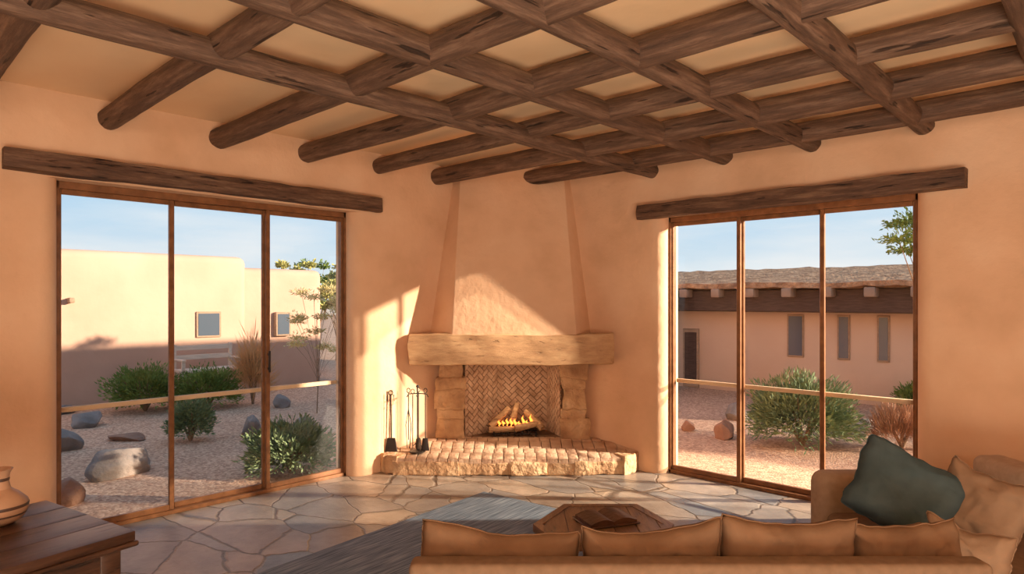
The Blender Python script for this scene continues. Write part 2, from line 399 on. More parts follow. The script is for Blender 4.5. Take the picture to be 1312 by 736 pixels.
def herring(wd, ht, bw=.046):
    bm = B(); n = int((wd+ht)/bw)+6
    rot = Matrix.Rotation(PI/4, 4, 'Z')
    off = Vector((wd/2, ht/2, 0))
    g = .007
    for yy in range(-n, n):
        for xx in range(-n, n):
            for kind in (0, 1):
                if kind == 0 and (xx-yy) % 4 != 0: continue
                if kind == 1 and (xx-yy) % 4 != 3: continue
                lx, ly = (2, 1) if kind == 0 else (1, 2)
                cx, cy = (xx+lx/2)*bw, (yy+ly/2)*bw
                p = rot @ Vector((cx, cy, 0))+off
                if p.x < -.1 or p.x > wd+.1 or p.y < -.1 or p.y > ht+.1: continue
                mt = Matrix.Translation(off) @ rot @ Matrix.Translation((cx, cy, .004)) @ Matrix.Diagonal((lx*bw-g, ly*bw-g, .016, 1))
                bmesh.ops.create_cube(bm, size=1, matrix=mt)
    for co, no in (((0,0,0),(-1,0,0)), ((wd,0,0),(1,0,0)), ((0,0,0),(0,-1,0)), ((0,ht,0),(0,1,0))):
        bmesh.ops.bisect_plane(bm, geom=bm.verts[:]+bm.edges[:]+bm.faces[:], plane_co=co, plane_no=no, clear_outer=True)
    return bm
fbp = [(-.475,6.53), (-.11,6.87), (.37,6.87), (.49,6.53)]
bm = B()
z0, z1 = HZ-.01, .99
outer = [(-.53,6.60), (-.14,6.90), (.39,6.90), (.55,6.60)]
for i in range(3):
    p, q, po, qo = fbp[i], fbp[i+1], outer[i], outer[i+1]
    prism(bm, fp([p, q, qo, po]), z0, z1)
prism(bm, fp([fbp[0], fbp[3], fbp[2], fbp[1]]), z0, HZ+.004)
fb = mk('firebox', bm, M['mortar'], fr)
for i in range(3):
    p, q = Vector(fbp[i]), Vector(fbp[i+1]); wd = (q-p).length
    bm = herring(wd, z1-HZ)
    d = (q-p).normalized(); nrm = Vector((d.y, -d.x))
    mt = Matrix(((d.x, 0, nrm.x, p.x), (d.y, 0, nrm.y, p.y-FY), (0, 1, 0, HZ), (0, 0, 0, 1)))
    bmesh.ops.transform(bm, matrix=mt, verts=bm.verts)
    mk('herringbone_brickwork', bm, M['brick'], fb, smooth=False)
# hearth
hp = [(-1.215,6.14), (-1.17,6.06), (-1.07,6.00), (-.5,5.97), (.0,5.96), (.6,5.97), (1.03,6.01), (1.12,6.07), (1.175,6.18), (.47,6.85), (-.50,6.85)]
bm = B(); a0_, c0_ = prism(bm, fp(hp), 0, 1)
for v in c0_: v.co.z = slope(v.co.y+FY)-.035
bmesh.ops.scale(bm, vec=(.985,.97,1), verts=bm.verts)
mk('hearth_base', bm, M['mortar'], fr)
rnd = random.Random(4)
def stonecourse(pts, z_a, z_b, wid, amp, ends=()):
    bm = B()
    for i in range(len(pts)-1):
        p, q = Vector(pts[i]), Vector(pts[i+1]); Ls = (q-p).length; k = max(1, round(Ls/wid)); d = (q-p)/k
        for j in range(k):
            s, e = p+d*j, p+d*(j+1); mid = (s+e)/2; ln = (e-s).length
            zb = z_b+(.05 if i in ends else 0)+rnd.uniform(-.008,.004)
            b2 = B(); box(b2, -ln/2+rnd.uniform(-.025,.0), ln/2+rnd.uniform(-.0,.025), -.018+rnd.uniform(-.02,.006), .11, z_a+.001, zb)
            bmesh.ops.subdivide_edges(b2, edges=b2.edges[:], cuts=8, use_grid_fill=True)
            cz = (z_a+zb)/2
            for v in b2.verts:
                kx = max(0, abs(v.co.x)/(ln/2)-.9)/.1; kz = max(0, abs(v.co.z-cz)/((zb-z_a)/2)-.75)/.25
                if v.co.y < .02: v.co.y += .006*(min(1,kx)**2+kz**2)
            rough(b2, amp, 7, i*9+j+z_a*30); rough(b2, amp*.5, 20, i)
            for v in b2.verts: v.co.z = max(z_a, v.co.z)
            bmesh.ops.transform(b2, matrix=Matrix.Translation((mid.x, mid.y-FY, 0)) @ Matrix.Rotation(math.atan2(d.y, d.x), 4, 'Z'), verts=b2.verts)
            merge(bm, b2)
    return bm
bm = stonecourse(hp[:9], 0, HL-.03, .40, .012, (0,1,6,7))
mk('hearth_stonework', bm, M['stone'], fr, ang=70)
def brickfloor(y0, y1, poly, rows, skip):
    bm = B(); y = y0; row = 0
    while y < y1:
        dl = rows[row % len(rows)]; wv_ = .098
        x = -1.3+(.05 if row % 2 else 0)
        while x < 1.3:
            w_ = wv_*rnd.uniform(.9,1.15)
            box(bm, x+.003, x+w_-.003, y+.003-FY, y+dl-.003-FY, -.045, rnd.uniform(-.005,.003), .005, 2)
            x += w_
        y += dl; row += 1
    for i in range(len(poly)):
        p, q = Vector(poly[i]), Vector(poly[(i+1) % len(poly)])
        if i in skip: continue
        d = q-p; no = Vector((d.y, -d.x, 0)).normalized()
        bmesh.ops.bisect_plane(bm, geom=bm.verts[:]+bm.edges[:]+bm.faces[:], plane_co=(p.x+no.x*.014, p.y-FY+no.y*.014, 0), plane_no=no, clear_outer=True)
    es = [e for e in bm.edges if e.is_boundary]
    if es: bmesh.ops.holes_fill(bm, edges=es, sides=0)
    for v in bm.verts: v.co.z += slope(v.co.y+FY)
    return bm
mk('hearth_bricks', brickfloor(5.93, 6.56, hp, [.19,.10,.17,.12], (9,)), M['hbrick'], fr)
# grate and logs
gt = empty('fire_grate', W(.03, 6.62, HZ+.008), TH, 'black iron grate holding the burning logs in the firebox', 'grate')
bm = B()
for k in range(7):
    x = -.21+.07*k
    tube(bm, [(x,-.13,.045), (x,-.10,.025), (x,.10,.025), (x,.13,.045)], .007, 8)
mk('bars', bm, M['iron'], gt)
bm = B(); tube(bm, [(-.23,-.09,.02),(.23,-.09,.02)], .007); tube(bm, [(-.23,.09,.02),(.23,.09,.02)], .007)
mk('cross_bars', bm, M['iron'], gt)
for sx in (-1, 1):
    for sy in (-1, 1):
        bm = B(); tube(bm, [(sx*.20, sy*.09, .02), (sx*.21, sy*.10, 0)], .008); mk('leg', bm, M['iron'], gt)
lg = [((-.27,.05,.055), (.28,.07,.06), .034, 'charred log lying across the back of the grate', 'char'),
      ((-.26,-.07,.055), (.05,-.04,.065), .034, 'pale log lying low on the left front of the grate', 'firelog'),
      ((-.25,-.02,.08), (-.06,.07,.25), .038, 'pale split log leaning up on the left of the fire', 'firelog'),
      ((.28,-.04,.07), (.11,.07,.23), .040, 'pale split log leaning up on the right of the fire', 'firelog'),
      ((.0,-.09,.08), (.25,-.01,.12), .036, 'pale split log lying at the front right of the fire', 'firelog'),
      ((-.03,.0,.10), (.03,.07,.30), .034, 'pale log standing upright in the fire', 'firelog')]
for i, (p, q, r, lb, mt_) in enumerate(lg):
    p, q = Vector(p), Vector(q)
    bm = logmesh((q-p).length, r, 60+i, 9, .15)
    rt = Vector((1,0,0)).rotation_difference((q-p).normalized()).to_matrix().to_4x4()
    bmesh.ops.transform(bm, matrix=rt, verts=bm.verts)
    c = W(.03+p.x, 6.62+p.y, HZ+.008+p.z)
    o = mk('firewood_log', bm, M[mt_], loc=c, rz=TH, ang=25); tag(o, lb, 'log', 'logs in the fire')
bm = B()
for k in range(9):
    x, yv, h = -.16+.04*k, random.uniform(-.06,.02), random.uniform(.05,.12)
    tube(bm, [(x, yv, .09), (x+.01, yv, .09+h*.35), (x-.008, yv, .09+h*.7), (x+.004, yv, .09+h)], [.010,.016,.009,.001], 8)
o = mk('flames', bm, M['flame'], loc=W(.03, 6.62, HZ+.008), rz=TH); tag(o, 'small orange flames between the logs', 'fire', kind='stuff')
bm = B()
for k in range(60):
    x, yv = random.uniform(-.22,.22), random.uniform(-.12,.12)
    s = random.uniform(.006,.012); bmesh.ops.create_icosphere(bm, subdivisions=1, radius=s, matrix=Matrix.Translation((x,yv,s*.9)))
o = mk('ash_bed', bm, M['char'], loc=W(.03, 6.62, HZ+.012), rz=TH); tag(o, 'bed of dark coals and ash under the grate', 'ash', kind='stuff')
# ------------------------------------------------------------------ fire tools
TY = 6.12; TZ = slope(6.12)+.006
st = empty('fire_tool_stand', W(-.885, TY, TZ), TH, 'black iron fire tool stand on the left end of the hearth', 'fire tools')
bm = B(); lathe(bm, [(.075,0),(.075,.008),(.03,.016),(.012,.022)], 24); mk('base', bm, M['iron'], st)
bm = B(); tube(bm, [(0,0,.015),(0,0,.60)], .0065, 10); bmesh.ops.create_uvsphere(bm, u_segments=12, v_segments=8, radius=.015, matrix=Matrix.Translation((0,0,.61))); mk('pole', bm, M['iron'], st)
bm = B(); tube(bm, [(-.10,0,.51),(-.085,0,.54),(0,0,.545),(.085,0,.54),(.10,0,.51)], .005, 8); tube(bm, [(0,-.07,.53),(0,.07,.53)], .005, 8); mk('hanger', bm, M['iron'], st)
def tool(nm, x, y, kind, lb):
    base = W(-.885+x, TY+y, TZ+.05)
    t = empty(nm, base, TH, lb, 'fire tool', 'tools on the stand')
    top = .54
    bm = B(); tube(bm, [(0,0,.06),(0,0,top-.05)], .0045, 8); mk('shaft', bm, M['iron'], t)
    bm = B(); tube(bm, [(0,0,top-.06)]+[(.016*math.sin(2*PI*k/10), 0, top-.04+.022*(1-math.cos(2*PI*k/10))) for k in range(11)], .004, 6); mk('handle', bm, M['iron'], t)
    bm = B()
    if kind == 'shovel':
        box(bm, -.04, .04, -.006, .0, -.035, .08, .003, 1)
        for v in bm.verts: v.co.x *= (1 if v.co.z < .02 else .6); v.co.y -= .02*(abs(v.co.x)/.04)**2
        mk('blade', bm, M['iron'], t)
    elif kind == 'brush':
        lathe(bm, [(.008,.07),(.022,.055),(.03,-.02),(.026,-.035)], 14); mk('bristles', bm, M['char'], t)
    elif kind == 'poker':
        tube(bm, [(0,0,.07),(0,0,-.02)], [.0045,.002], 8); tube(bm, [(0,0,.02),(.02,0,.03),(.03,0,.05)], .004, 6); mk('hook', bm, M['iron'], t)
    else:
        tube(bm, [(0,0,.35),(.025,0,.2),(.012,0,-.02)], .004, 6); tube(bm, [(0,0,.35),(-.025,0,.2),(-.012,0,-.02)], .004, 6); mk('jaws', bm, M['iron'], t)
tool('fire_shovel', .075, -.01, 'shovel', 'small black shovel hanging on the right of the tool stand')
tool('hearth_brush', .0, .06, 'brush', 'black round brush hanging behind the tool stand pole')
tool('fire_poker', -.035, -.065, 'poker', 'black hooked poker hanging at the front of the tool stand')
tool('fire_tongs', -.085, .0, 'tongs', 'black tongs hanging on the left of the tool stand')
t = empty('ash_shovel', W(-1.13, 6.12, TZ), TH, 'black ash shovel leaning on the wall left of the tool stand', 'shovel')
bm = B(); tube(bm, [(0,.0,.12),(-.005,.005,.35),(-.01,.01,.53)], .006, 8); mk('shaft', bm, M['iron'], t)
bm = B(); tube(bm, [(-.01+.02*math.sin(2*PI*k/12), .01, .53+.02*(1-math.cos(2*PI*k/12))) for k in range(13)], .005, 6)
tube(bm, [(-.04,.01,.47),(-.035,.01,.53),(-.01,.01,.535),(.02,.01,.53),(.025,.01,.47)], .004, 6); mk('handle', bm, M['iron'], t)
bm = B(); box(bm, -.06, .06, -.008, .0, 0, .13, .003, 1)
for v in bm.verts:
    f = 1-.55*max(0, (v.co.z-.07)/.07)**2; v.co.x *= f; v.co.y -= .35*v.co.x**2*6
mk('blade', bm, M['iron'], t)
# ------------------------------------------------------------------ rug, coffee table
bm = B(); box(bm, -1.25, 1.25, -1.75, 1.75, 0, .014, .005, 2)
o = mk('rug', bm, M['rug'], loc=(2.78, -3.30, .001), rz=math.radians(6)); tag(o, 'flat woven blue grey rug on the flagstone floor', 'rug')
ct = empty('coffee_table', W(.47, 3.48, .015), TH, 'angular brown wooden coffee table behind the sofa cushions', 'table')
hexa = lambda s: [(.38*s,-.05),(.25*s,.29*s),(-.17*s,.29*s),(-.36*s,-.05),(-.24*s,-.32*s),(.25*s,-.32*s)]
o_, i_ = hexa(1), hexa(.86)
bm = B()
n6 = 6
vo = [bm.verts.new((x,y,.410)) for x, y in o_]; vi = [bm.verts.new((x,y,.410)) for x, y in i_]
vb = [bm.verts.new((x,y,.370)) for x, y in o_]; vc = [bm.verts.new((x,y,.370)) for x, y in i_]
for k in range(n6):
    j = (k+1) % n6
    bm.faces.new((vo[k],vo[j],vi[j],vi[k])); bm.faces.new((vb[k],vb[j],vo[j],vo[k])); bm.faces.new((vc[j],vc[k],vi[k],vi[j])); bm.faces.new((vb[j],vb[k],vc[k],vc[j]))
mk('rim', bm, M['ctable'], ct, smooth=False)
bm = B()
for k in range(7):
    x0 = -.42+.12*k
    box(bm, x0+.001, x0+.119, -.4, .4, .375, .406, .003, 1)
for k in range(n6):
    p, q = Vector(i_[k]), Vector(i_[(k+1) % n6]); d = q-p
    bmesh.ops.bisect_plane(bm, geom=bm.verts[:]+bm.edges[:]+bm.faces[:], plane_co=(p.x, p.y, 0), plane_no=(d.y, -d.x, 0), clear_outer=True)
mk('top_planks', bm, M['ctable'], ct)
for k in range(4):
    a = PI/4+PI/2*k
    bm = B(); tube(bm, [(.26*math.cos(a), .28*math.sin(a), .372), (.27*math.cos(a), .29*math.sin(a), 0)], [.035,.024], 12); mk('leg', bm, M['ctable'], ct)
bk = empty('open_book', W(.50, 3.48, .426), TH+.35, 'open brown leather book lying on the coffee table', 'book')
def curvesheet(w, d, h, t, s):
    bm = B(); n = 12; top_ = []; bot_ = []
    for i in range(n+1):
        u = i/n; x = s*u*w; z = h*math.sin(PI*min(1, u*1.05))**.8*(1-.3*u) if 0 < u < .95 else 0
        top_.append([bm.verts.new((x, yy, z+t)) for yy in (-d/2, d/2)]); bot_.append([bm.verts.new((x, yy, 0)) for yy in (-d/2, d/2)])
    for i in range(n):
        bm.faces.new((top_[i][0],top_[i+1][0],top_[i+1][1],top_[i][1])); bm.faces.new((bot_[i][1],bot_[i+1][1],bot_[i+1][0],bot_[i][0]))
        bm.faces.new((top_[i][0],bot_[i][0],bot_[i+1][0],top_[i+1][0])); bm.faces.new((top_[i+1][1],bot_[i+1][1],bot_[i][1],top_[i][1]))
    bm.faces.new((top_[-1][0],bot_[-1][0],bot_[-1][1],top_[-1][1])); bm.faces.new((top_[0][1],bot_[0][1],bot_[0][0],top_[0][0]))
    return bm
for s in (-1, 1):
    bm = B(); box(bm, min(0,s*.15), max(0,s*.15), -.105, .105, 0, .008, .003, 1); mk('cover', bm, M['leather'], bk)
    b2 = curvesheet(.135, .185, .020, .012, s); bmesh.ops.translate(b2, vec=(0,0,.008), verts=b2.verts); mk('pages', b2, M['leather'], bk)
# ------------------------------------------------------------------ sofa
SX, SY = .65, 2.6
sf = empty('sofa', W(SX, SY, .016), TH, 'tan fabric corner sofa seen from behind', 'sofa')
def sbox(nm, x0, x1, y0, y1, z0, z1, bev=.05, seg=5, mat='sofa'):
    bm = B(); box(bm, x0-SX, x1-SX, y0-SY, y1-SY, z0, z1, bev, seg); return mk(nm, bm, M[mat], sf)
sbox('backrest', -.35, 1.63, 2.20, 2.30, .10, .69, .022)
sbox('backrest', 2.70, 2.90, 2.25, 3.86, .10, .68, .05, 5, 'arm')
sbox('seat_base', -.34, 2.72, 2.30, 3.12, .10, .30, .03)
sbox('seat_base', 1.76, 2.72, 3.12, 3.68, .10, .30, .03)
sbox('arm', 1.74, 2.74, 3.66, 3.86, .10, .60, .07, 5, 'arm')
sbox('seat_cushion', -.33, .66, 2.305, 3.10, .30, .38, .035)
sbox('seat_cushion', .67, 1.73, 2.305, 3.10, .30, .38, .035)
sbox('seat_cushion', 1.74, 2.69, 2.305, 3.65, .30, .41, .05)
for x, y in ((-.28,2.26),(1.57,2.26),(2.8,2.35),(2.8,3.78),(1.82,3.78),(-.28,3.05)):
    bm = B(); tube(bm, [(x-SX,y-SY,.11),(x-SX,y-SY,0)], [.03,.02], 12); mk('leg', bm, M['table'], sf)
def pillow(w, h, t, seed, mat, name, X, Y, z, rx=0, ry=0, rz=0, label='', cat='cushion', group=None, n=30, soft=.45, sag=.03, wrk=1.0, tilt=0.0, rnd_=.0):
    bm = B()
    def outl(u, v):
        edge = noise.noise(Vector((u*1.5+seed, v*1.5, 0)))*.018+noise.noise(Vector((u*4+seed, v*4, 3)))*.010
        k = 1-rnd_*(abs(u*v))**4
        return w/2*u*(1-.06*(1-v*v))*k+edge, h/2*v*(1-.06*(1-u*u))*k+edge-sag*(1-u*u)*(v > 0)*v+tilt*u*(v > 0)*v
    for s in (-1, 1):
        g = []
        for i in range(n+1):
            row = []
            for j in range(n+1):
                u, v = -1+2*i/n, -1+2*j/n
                x, zz = outl(u, v)
                q = max(0, (1-u**4)*(1-v**4))
                th = t/2*q**soft*(1-.3*v)
                wr = noise.noise(Vector((u*2.3+seed*3, v*2.3, s*2)))*.024*q
                rd = 1-abs(noise.noise(Vector((u*3+v*1.5+seed*2, v*2.2-u, s))))*2
                wr += max(0, rd-.5)*.032*q*wrk
                row.append(bm.verts.new((x, s*(th+wr), zz)))
            g.append(row)
        for i in range(n):
            for j in range(n): bm.faces.new((g[i][j], g[i+1][j], g[i+1][j+1], g[i][j+1]))
    bmesh.ops.remove_doubles(bm, verts=bm.verts, dist=.0008)
    root = empty(name, W(X, Y, z), 0, label, cat, group)
    root.rotation_euler = (Matrix.Rotation(TH+rz, 3, 'Z') @ Matrix.Rotation(rx, 3, 'X') @ Matrix.Rotation(ry, 3, 'Y')).to_euler()
    mk('cover', bm, mat, root, ang=180)
    bm = B(); pts = []
    for k in range(4*n):
        q, i = divmod(k, n); s_ = -1+2*i/n
        u, v = [(s_, -1), (1, s_), (-s_, 1), (-1, -s_)][q]
        x, zz = outl(u, v); pts.append((x, 0, zz))
    pts.append(pts[0]); tube(bm, pts, .003, 6, False); mk('piping', bm, mat, root, ang=180)
    return root
gcu = 'tan back cushions along the sofa'
pillow(.60, .40, .17, 1, M['cush'], 'back_cushion', -.05, 2.43, .575, rx=.10, ry=.03, label='leftmost tan cushion standing along the sofa back', group=gcu, sag=.022, tilt=-.01, rnd_=.03)
pillow(.54, .42, .17, 2, M['cush'], 'back_cushion', .515, 2.43, .58, rx=.10, ry=-.03, label='second tan cushion from the left along the sofa back', group=gcu, sag=.030, tilt=.012, rnd_=.03)
pillow(.51, .43, .17, 3, M['cush'], 'back_cushion', 1.02, 2.43, .60, rx=.10, ry=.04, label='third tan cushion from the left along the sofa back', group=gcu, sag=.028, rnd_=.03)
pillow(.42, .41, .16, 4, M['cush'], 'back_cushion', 1.47, 2.46, .59, rx=.10, ry=-.06, label='rightmost tan cushion in the row along the sofa back', group=gcu, sag=.03, rnd_=.03)
pillow(.50, .43, .18, 5, M['teal'], 'throw_pillow', 1.95, 3.25, .65, rx=-.40, ry=.48, rz=-.2, label='slate blue square pillow tilted on the right end of the sofa', wrk=.6, sag=.01, rnd_=.09)
pillow(.38, .38, .15, 6, M['sand'], 'throw_pillow', 2.27, 3.15, .61, rx=-.25, ry=.25, rz=-.9, label='taupe pillow leaning just right of the slate blue one', wrk=.4, rnd_=.06)
pillow(.32, .30, .15, 7, M['sand'], 'throw_pillow', 1.87, 2.70, .54, rx=-.2, ry=.15, rz=-.8, label='pale taupe pillow in the near corner of the sofa', wrk=.4, rnd_=.06)
# ------------------------------------------------------------------ side table and pot
tb = empty('side_table', W(-1.95, 2.17, .0), TH-math.radians(32), 'dark brown plank side table at the lower left', 'table')
bm = B()
for k in range(4):
    x0 = -.35+.175*k
    box(bm, x0+.0004, x0+.1746, -.5, .5, .715+random.uniform(-.001,.001), .75, .003, 2)
mk('top', bm, M['table'], tb)
bm = B(); box(bm, -.36, .36, -.51, .51, .695, .715, .008, 3); mk('moulding', bm, M['table'], tb)
for (x0,x1,y0,y1) in ((-.31,.31,.44,.47),(-.31,.31,-.47,-.44),(.28,.31,-.44,.44),(-.31,-.28,-.44,.44)):
    bm = B(); box(bm, x0, x1, y0, y1, .54, .695, .004, 1); mk('apron', bm, M['table'], tb)
for sx in (-1, 1):
    for sy in (-1, 1):
        bm = B(); box(bm, sx*.28-.035, sx*.28+.035, sy*.43-.035, sy*.43+.035, 0, .695, .006, 2); mk('leg', bm, M['table'], tb)
pt = empty('clay_jug', W(-1.95, 2.48, .752), TH, 'round clay jug with dark painted bands on the side table', 'jug')
bm = B(); lathe(bm, [(.055,0),(.085,.02),(.104,.055),(.100,.085),(.07,.115),(.042,.135),(.035,.165),(.04,.195),(.05,.210),(.044,.212),(.034,.195),(.028,.165)], 36)
mk('body', bm, M['pot'], pt)
for zz, r0 in ((.042,.0965),(.070,.1035),(.172,.0375)):
    bm = B()
    n = 36; ra = [[bm.verts.new((rr*math.cos(2*PI*k/n), rr*math.sin(2*PI*k/n), z_)) for k in range(n)] for rr, z_ in ((r0-.0005,zz-.006),(r0+.0012,zz),(r0-.0005,zz+.006))]
    for a, c in zip(ra, ra[1:]):
        for k in range(n): bm.faces.new((a[k],a[(k+1)%n],c[(k+1)%n],c[k]))
    mk('painted_band', bm, M['potdark'], pt)
pt.scale = (.92,.92,.98)
# ------------------------------------------------------------------ outside: left building
GZ = -.06
bl = empty('adobe_building', (-8, -4, GZ), 0, 'long flat roofed adobe building across the left courtyard', 'building')
def bpart(nm, x0, x1, y0, y1, z0, z1, mat, par, org, bev=.0, seg=4):
    bm = B(); box(bm, x0-org[0], x1-org[0], y0-org[1], y1-org[1], z0, z1, bev, seg); return mk(nm, bm, M[mat], par)
og = (-8, -4)
bpart('main_wall', -10.5, -6.65, -14, -.05, -.3, 2.46, 'adobe', bl, og, .14)
bpart('low_wall', -10.5, -6.72, -.2, 1.55, -.3, 2.27, 'adobe', bl, og, .14)
def xw(px):
    r = (px-656)/F; return (-4.873-12.153*r)/(.688-.725*r)
for (p0, p1, z0, z1) in ((251,283,.94,1.40),(353,372,.91,1.37)):
    a0, a1 = xw(p0), xw(p1)
    w_ = bpart('window_frame', -6.73, -6.62, -a0, -a1, z0-GZ, z1-GZ, 'oldwood', bl, og, .01, 1)
    bpart('pane', -6.64, -6.615, -a0+.035, -a1-.035, z0-GZ+.035, z1-GZ-.035, 'winglass', w_, og)
bpart('roof_spout', -6.68, -6.5, -2.88, -2.80, 1.62, 1.70, 'oldwood', bl, og, .02, 2)
bm = B(); box(bm, -1.2, -.9, .12, 5.5, GZ-.05, 2.25, .08, 4); box(bm, -.92, .1, .12, .40, GZ-.05, 2.5, .06, 3)  # unseen wall, added so its shadow falls across the left facade
o = mk('shadow_wall', bm, M['adobe']); tag(o, 'unseen adobe wall added to cast shade on the left building', 'wall')
be = empty('garden_bench', (-6.15, -1.0, GZ), PI/2, 'weathered wooden garden bench against the adobe building', 'bench')
bm = B()
for k in range(3): box(bm, -.5, .5, -.30+.13*k, -.30+.13*k+.11, .48, .52, .004, 1)
mk('seat', bm, M['benchwood'], be)
bm = B()
for zz in (.66,.82): box(bm, -.5, .5, .10, .13, zz, zz+.08, .004, 1)
mk('backrest', bm, M['benchwood'], be)
for x in (-.48, .44):
    for y0, h in ((-.30,.66),(.09,.92)):
        bm = B(); box(bm, x, x+.05, y0, y0+.05, 0, h, .004, 1); mk('leg', bm, M['benchwood'], be)
    bm = B(); box(bm, x-.005, x+.055, -.32, .14, .66, .69, .004, 1); mk('armrest', bm, M['benchwood'], be)
# ------------------------------------------------------------------ right building
og = (1, 7.5)
br = empty('ranch_building', (1, 7.5, GZ), 0, 'low shaded adobe building with projecting roof beams across the right courtyard', 'building')
bpart('wall', -3.5, 5.6, 5.97, 10, -.2, 1.50, 'adobe2', br, og, .03, 2)
bpart('porch_beam', -3.5, 5.6, 5.60, 5.97, 1.46, 1.84, 'darkwood', br, og, .02, 1)
bm = B()
v = [bm.verts.new(p) for p in ((-4.6,-2.1,1.95),(4.7,-2.1,1.95),(4.7,1.5,2.35),(-4.6,1.5,2.35),(-4.6,-2.1,1.86),(4.7,-2.1,1.86),(4.7,1.5,1.86),(-4.6,1.5,1.86))]
for f in ((0,1,2,3),(4,7,6,5),(0,4,5,1),(1,5,6,2),(2,6,7,3),(3,7,4,0)): bm.faces.new([v[i] for i in f])
bmesh.ops.subdivide_edges(bm, edges=bm.edges[:], cuts=40, use_grid_fill=True); rough(bm, .035, 8, 3); rough(bm, .02, 3, 5)
mk('roof', bm, M['rooftile'], br)
for k in range(13):
    x = -3.2+.62*k
    bm = B(); box(bm, x-1-.08, x-1+.08, 5.38-7.5, 5.62-7.5, 1.71, 1.86, .02, 2); mk('roof_beam_end', bm, M['beamend'], br)
def bw2(px):
    r = (px-656)/F; return (11.906*r-4.055)/(.725+.688*r)
for p0, p1 in ((1009,1030),(1073,1089),(1124,1140)):
    x0, x1 = bw2(p0), bw2(p1)
    w_ = bpart('window_frame', x0, x1, 5.945, 6.0, .63-GZ, 1.36-GZ, 'oldwood', br, og, .006, 1)
    bpart('pane', x0+.025, x1-.025, 5.938, 5.95, .66-GZ, 1.33-GZ, 'winglass', w_, og)
x0, x1 = bw2(876), bw2(896)
dr = bpart('door', x0, x1, 5.93, 6.0, 0, 1.12, 'oldwood', br, og, .01, 1)
bpart('door_slat_panel', x0+.04, x1-.04, 5.92, 5.94, .10, 1.05, 'darkwood', dr, og, .004, 1)
bpart('post', bw2(867)-.1, bw2(867)+.02, 5.3, 5.42, 0, 1.75, 'oldwood', br, og, .02, 2)
# ------------------------------------------------------------------ plants
def leaves(n, rx, ry, rz_, ls, lw, seed, cz=.9, shell=.55, up=.4, low=-.5, lump=.42):
    rnd = random.Random(seed); vs = []; fs = []
    for i in range(n):
        while True:
            d = Vector((rnd.gauss(0,1), rnd.gauss(0,1), rnd.gauss(0,1))).normalized()
            if d.z > low: break
        k = rnd.uniform(shell, 1)*(.98+lump*noise.noise(d*2.2+Vector((seed, 0, 0)))+.16*noise.noise(d*6))
        p = Vector((d.x*rx*k, d.y*ry*k, cz*rz_+d.z*rz_*k))
        if p.z < .01: p.z = rnd.uniform(.01,.08)
        dr_ = (d+Vector((rnd.uniform(-.7,.7), rnd.uniform(-.7,.7), up+rnd.uniform(-.5,.5)))).normalized()
        sd = dr_.cross(Vector((rnd.uniform(-1,1), rnd.uniform(-1,1), rnd.uniform(-1,1)))).normalized()
        l = ls*rnd.uniform(.6,1.4); w = lw*rnd.uniform(.7,1.2)
        q = len(vs)
        vs += [p, p+dr_*l*.5+sd*w, p+dr_*l, p+dr_*l*.5-sd*w]; fs.append((q,q+1,q+2,q+3))
    return vs, fs
def leafobj(nm, vf, mat, par):
    me = bpy.data.meshes.new(nm); me.from_pydata([tuple(v) for v in vf[0]], [], vf[1]); me.materials.append(mat)
    o = bpy.data.objects.new(nm, me); C.objects.link(o); o.parent = par; return o
def shrub(px, py, wpx, hpx, mat, label, seed, n=2600, ls=.10, lw=.014, cat='shrub', name='shrub', up=.4, shell=.4):
    c, Y = G(px, py, GZ)
    rx = wpx/F*Y/2; h = hpx/F*Y
    rt = empty(name, c, TH, label, cat)
    leafobj('foliage', leaves(n, rx*.95, rx*.85, h*.55, ls, lw, seed, .72, shell, up), M[mat], rt)
    bm = B(); rnd = random.Random(seed)
    for k in range(9):
        a = rnd.uniform(0, 2*PI); tube(bm, [(0,0,0),(math.cos(a)*rx*.3, math.sin(a)*rx*.3, h*.4),(math.cos(a)*rx*.6, math.sin(a)*rx*.6, h*.7)], [.018,.012,.005], 6)
    mk('stems', bm, M['bark'], rt)
    return rt
shrub(186, 527, 92, 62, 'green', 'rounded dark green shrub behind the first mullion of the left door', 1, 6500, .06, .010)
shrub(266, 522, 88, 52, 'green', 'broad green shrub in front of the garden bench', 2, 6500, .06, .010)
shrub(244, 565, 58, 56, 'blue', 'small grey green shrub nearer than the two big ones', 3, 3800, .055, .008)
shrub(372, 606, 114, 68, 'blue', 'low green shrub close outside the right pane of the left door', 4, 7500, .06, .009)
shrub(324, 518, 34, 84, 'dry', 'tall tuft of dry orange grass beside the bench shrub', 5, 1800, .30, .005, 'grass', 'grass_tuft', 1.2, .1)
shrub(1028, 571, 142, 94, 'blue', 'large grey green bush in the middle of the right courtyard', 6, 12000, .075, .008)
shrub(1156, 574, 84, 54, 'redtwig', 'reddish brown twiggy bush outside the right pane', 7, 5500, .13, .003, up=1.0, shell=.2)
shrub(1176, 532, 54, 44, 'green', 'yellow green shrub behind the twiggy bush', 8, 3500, .06, .01)
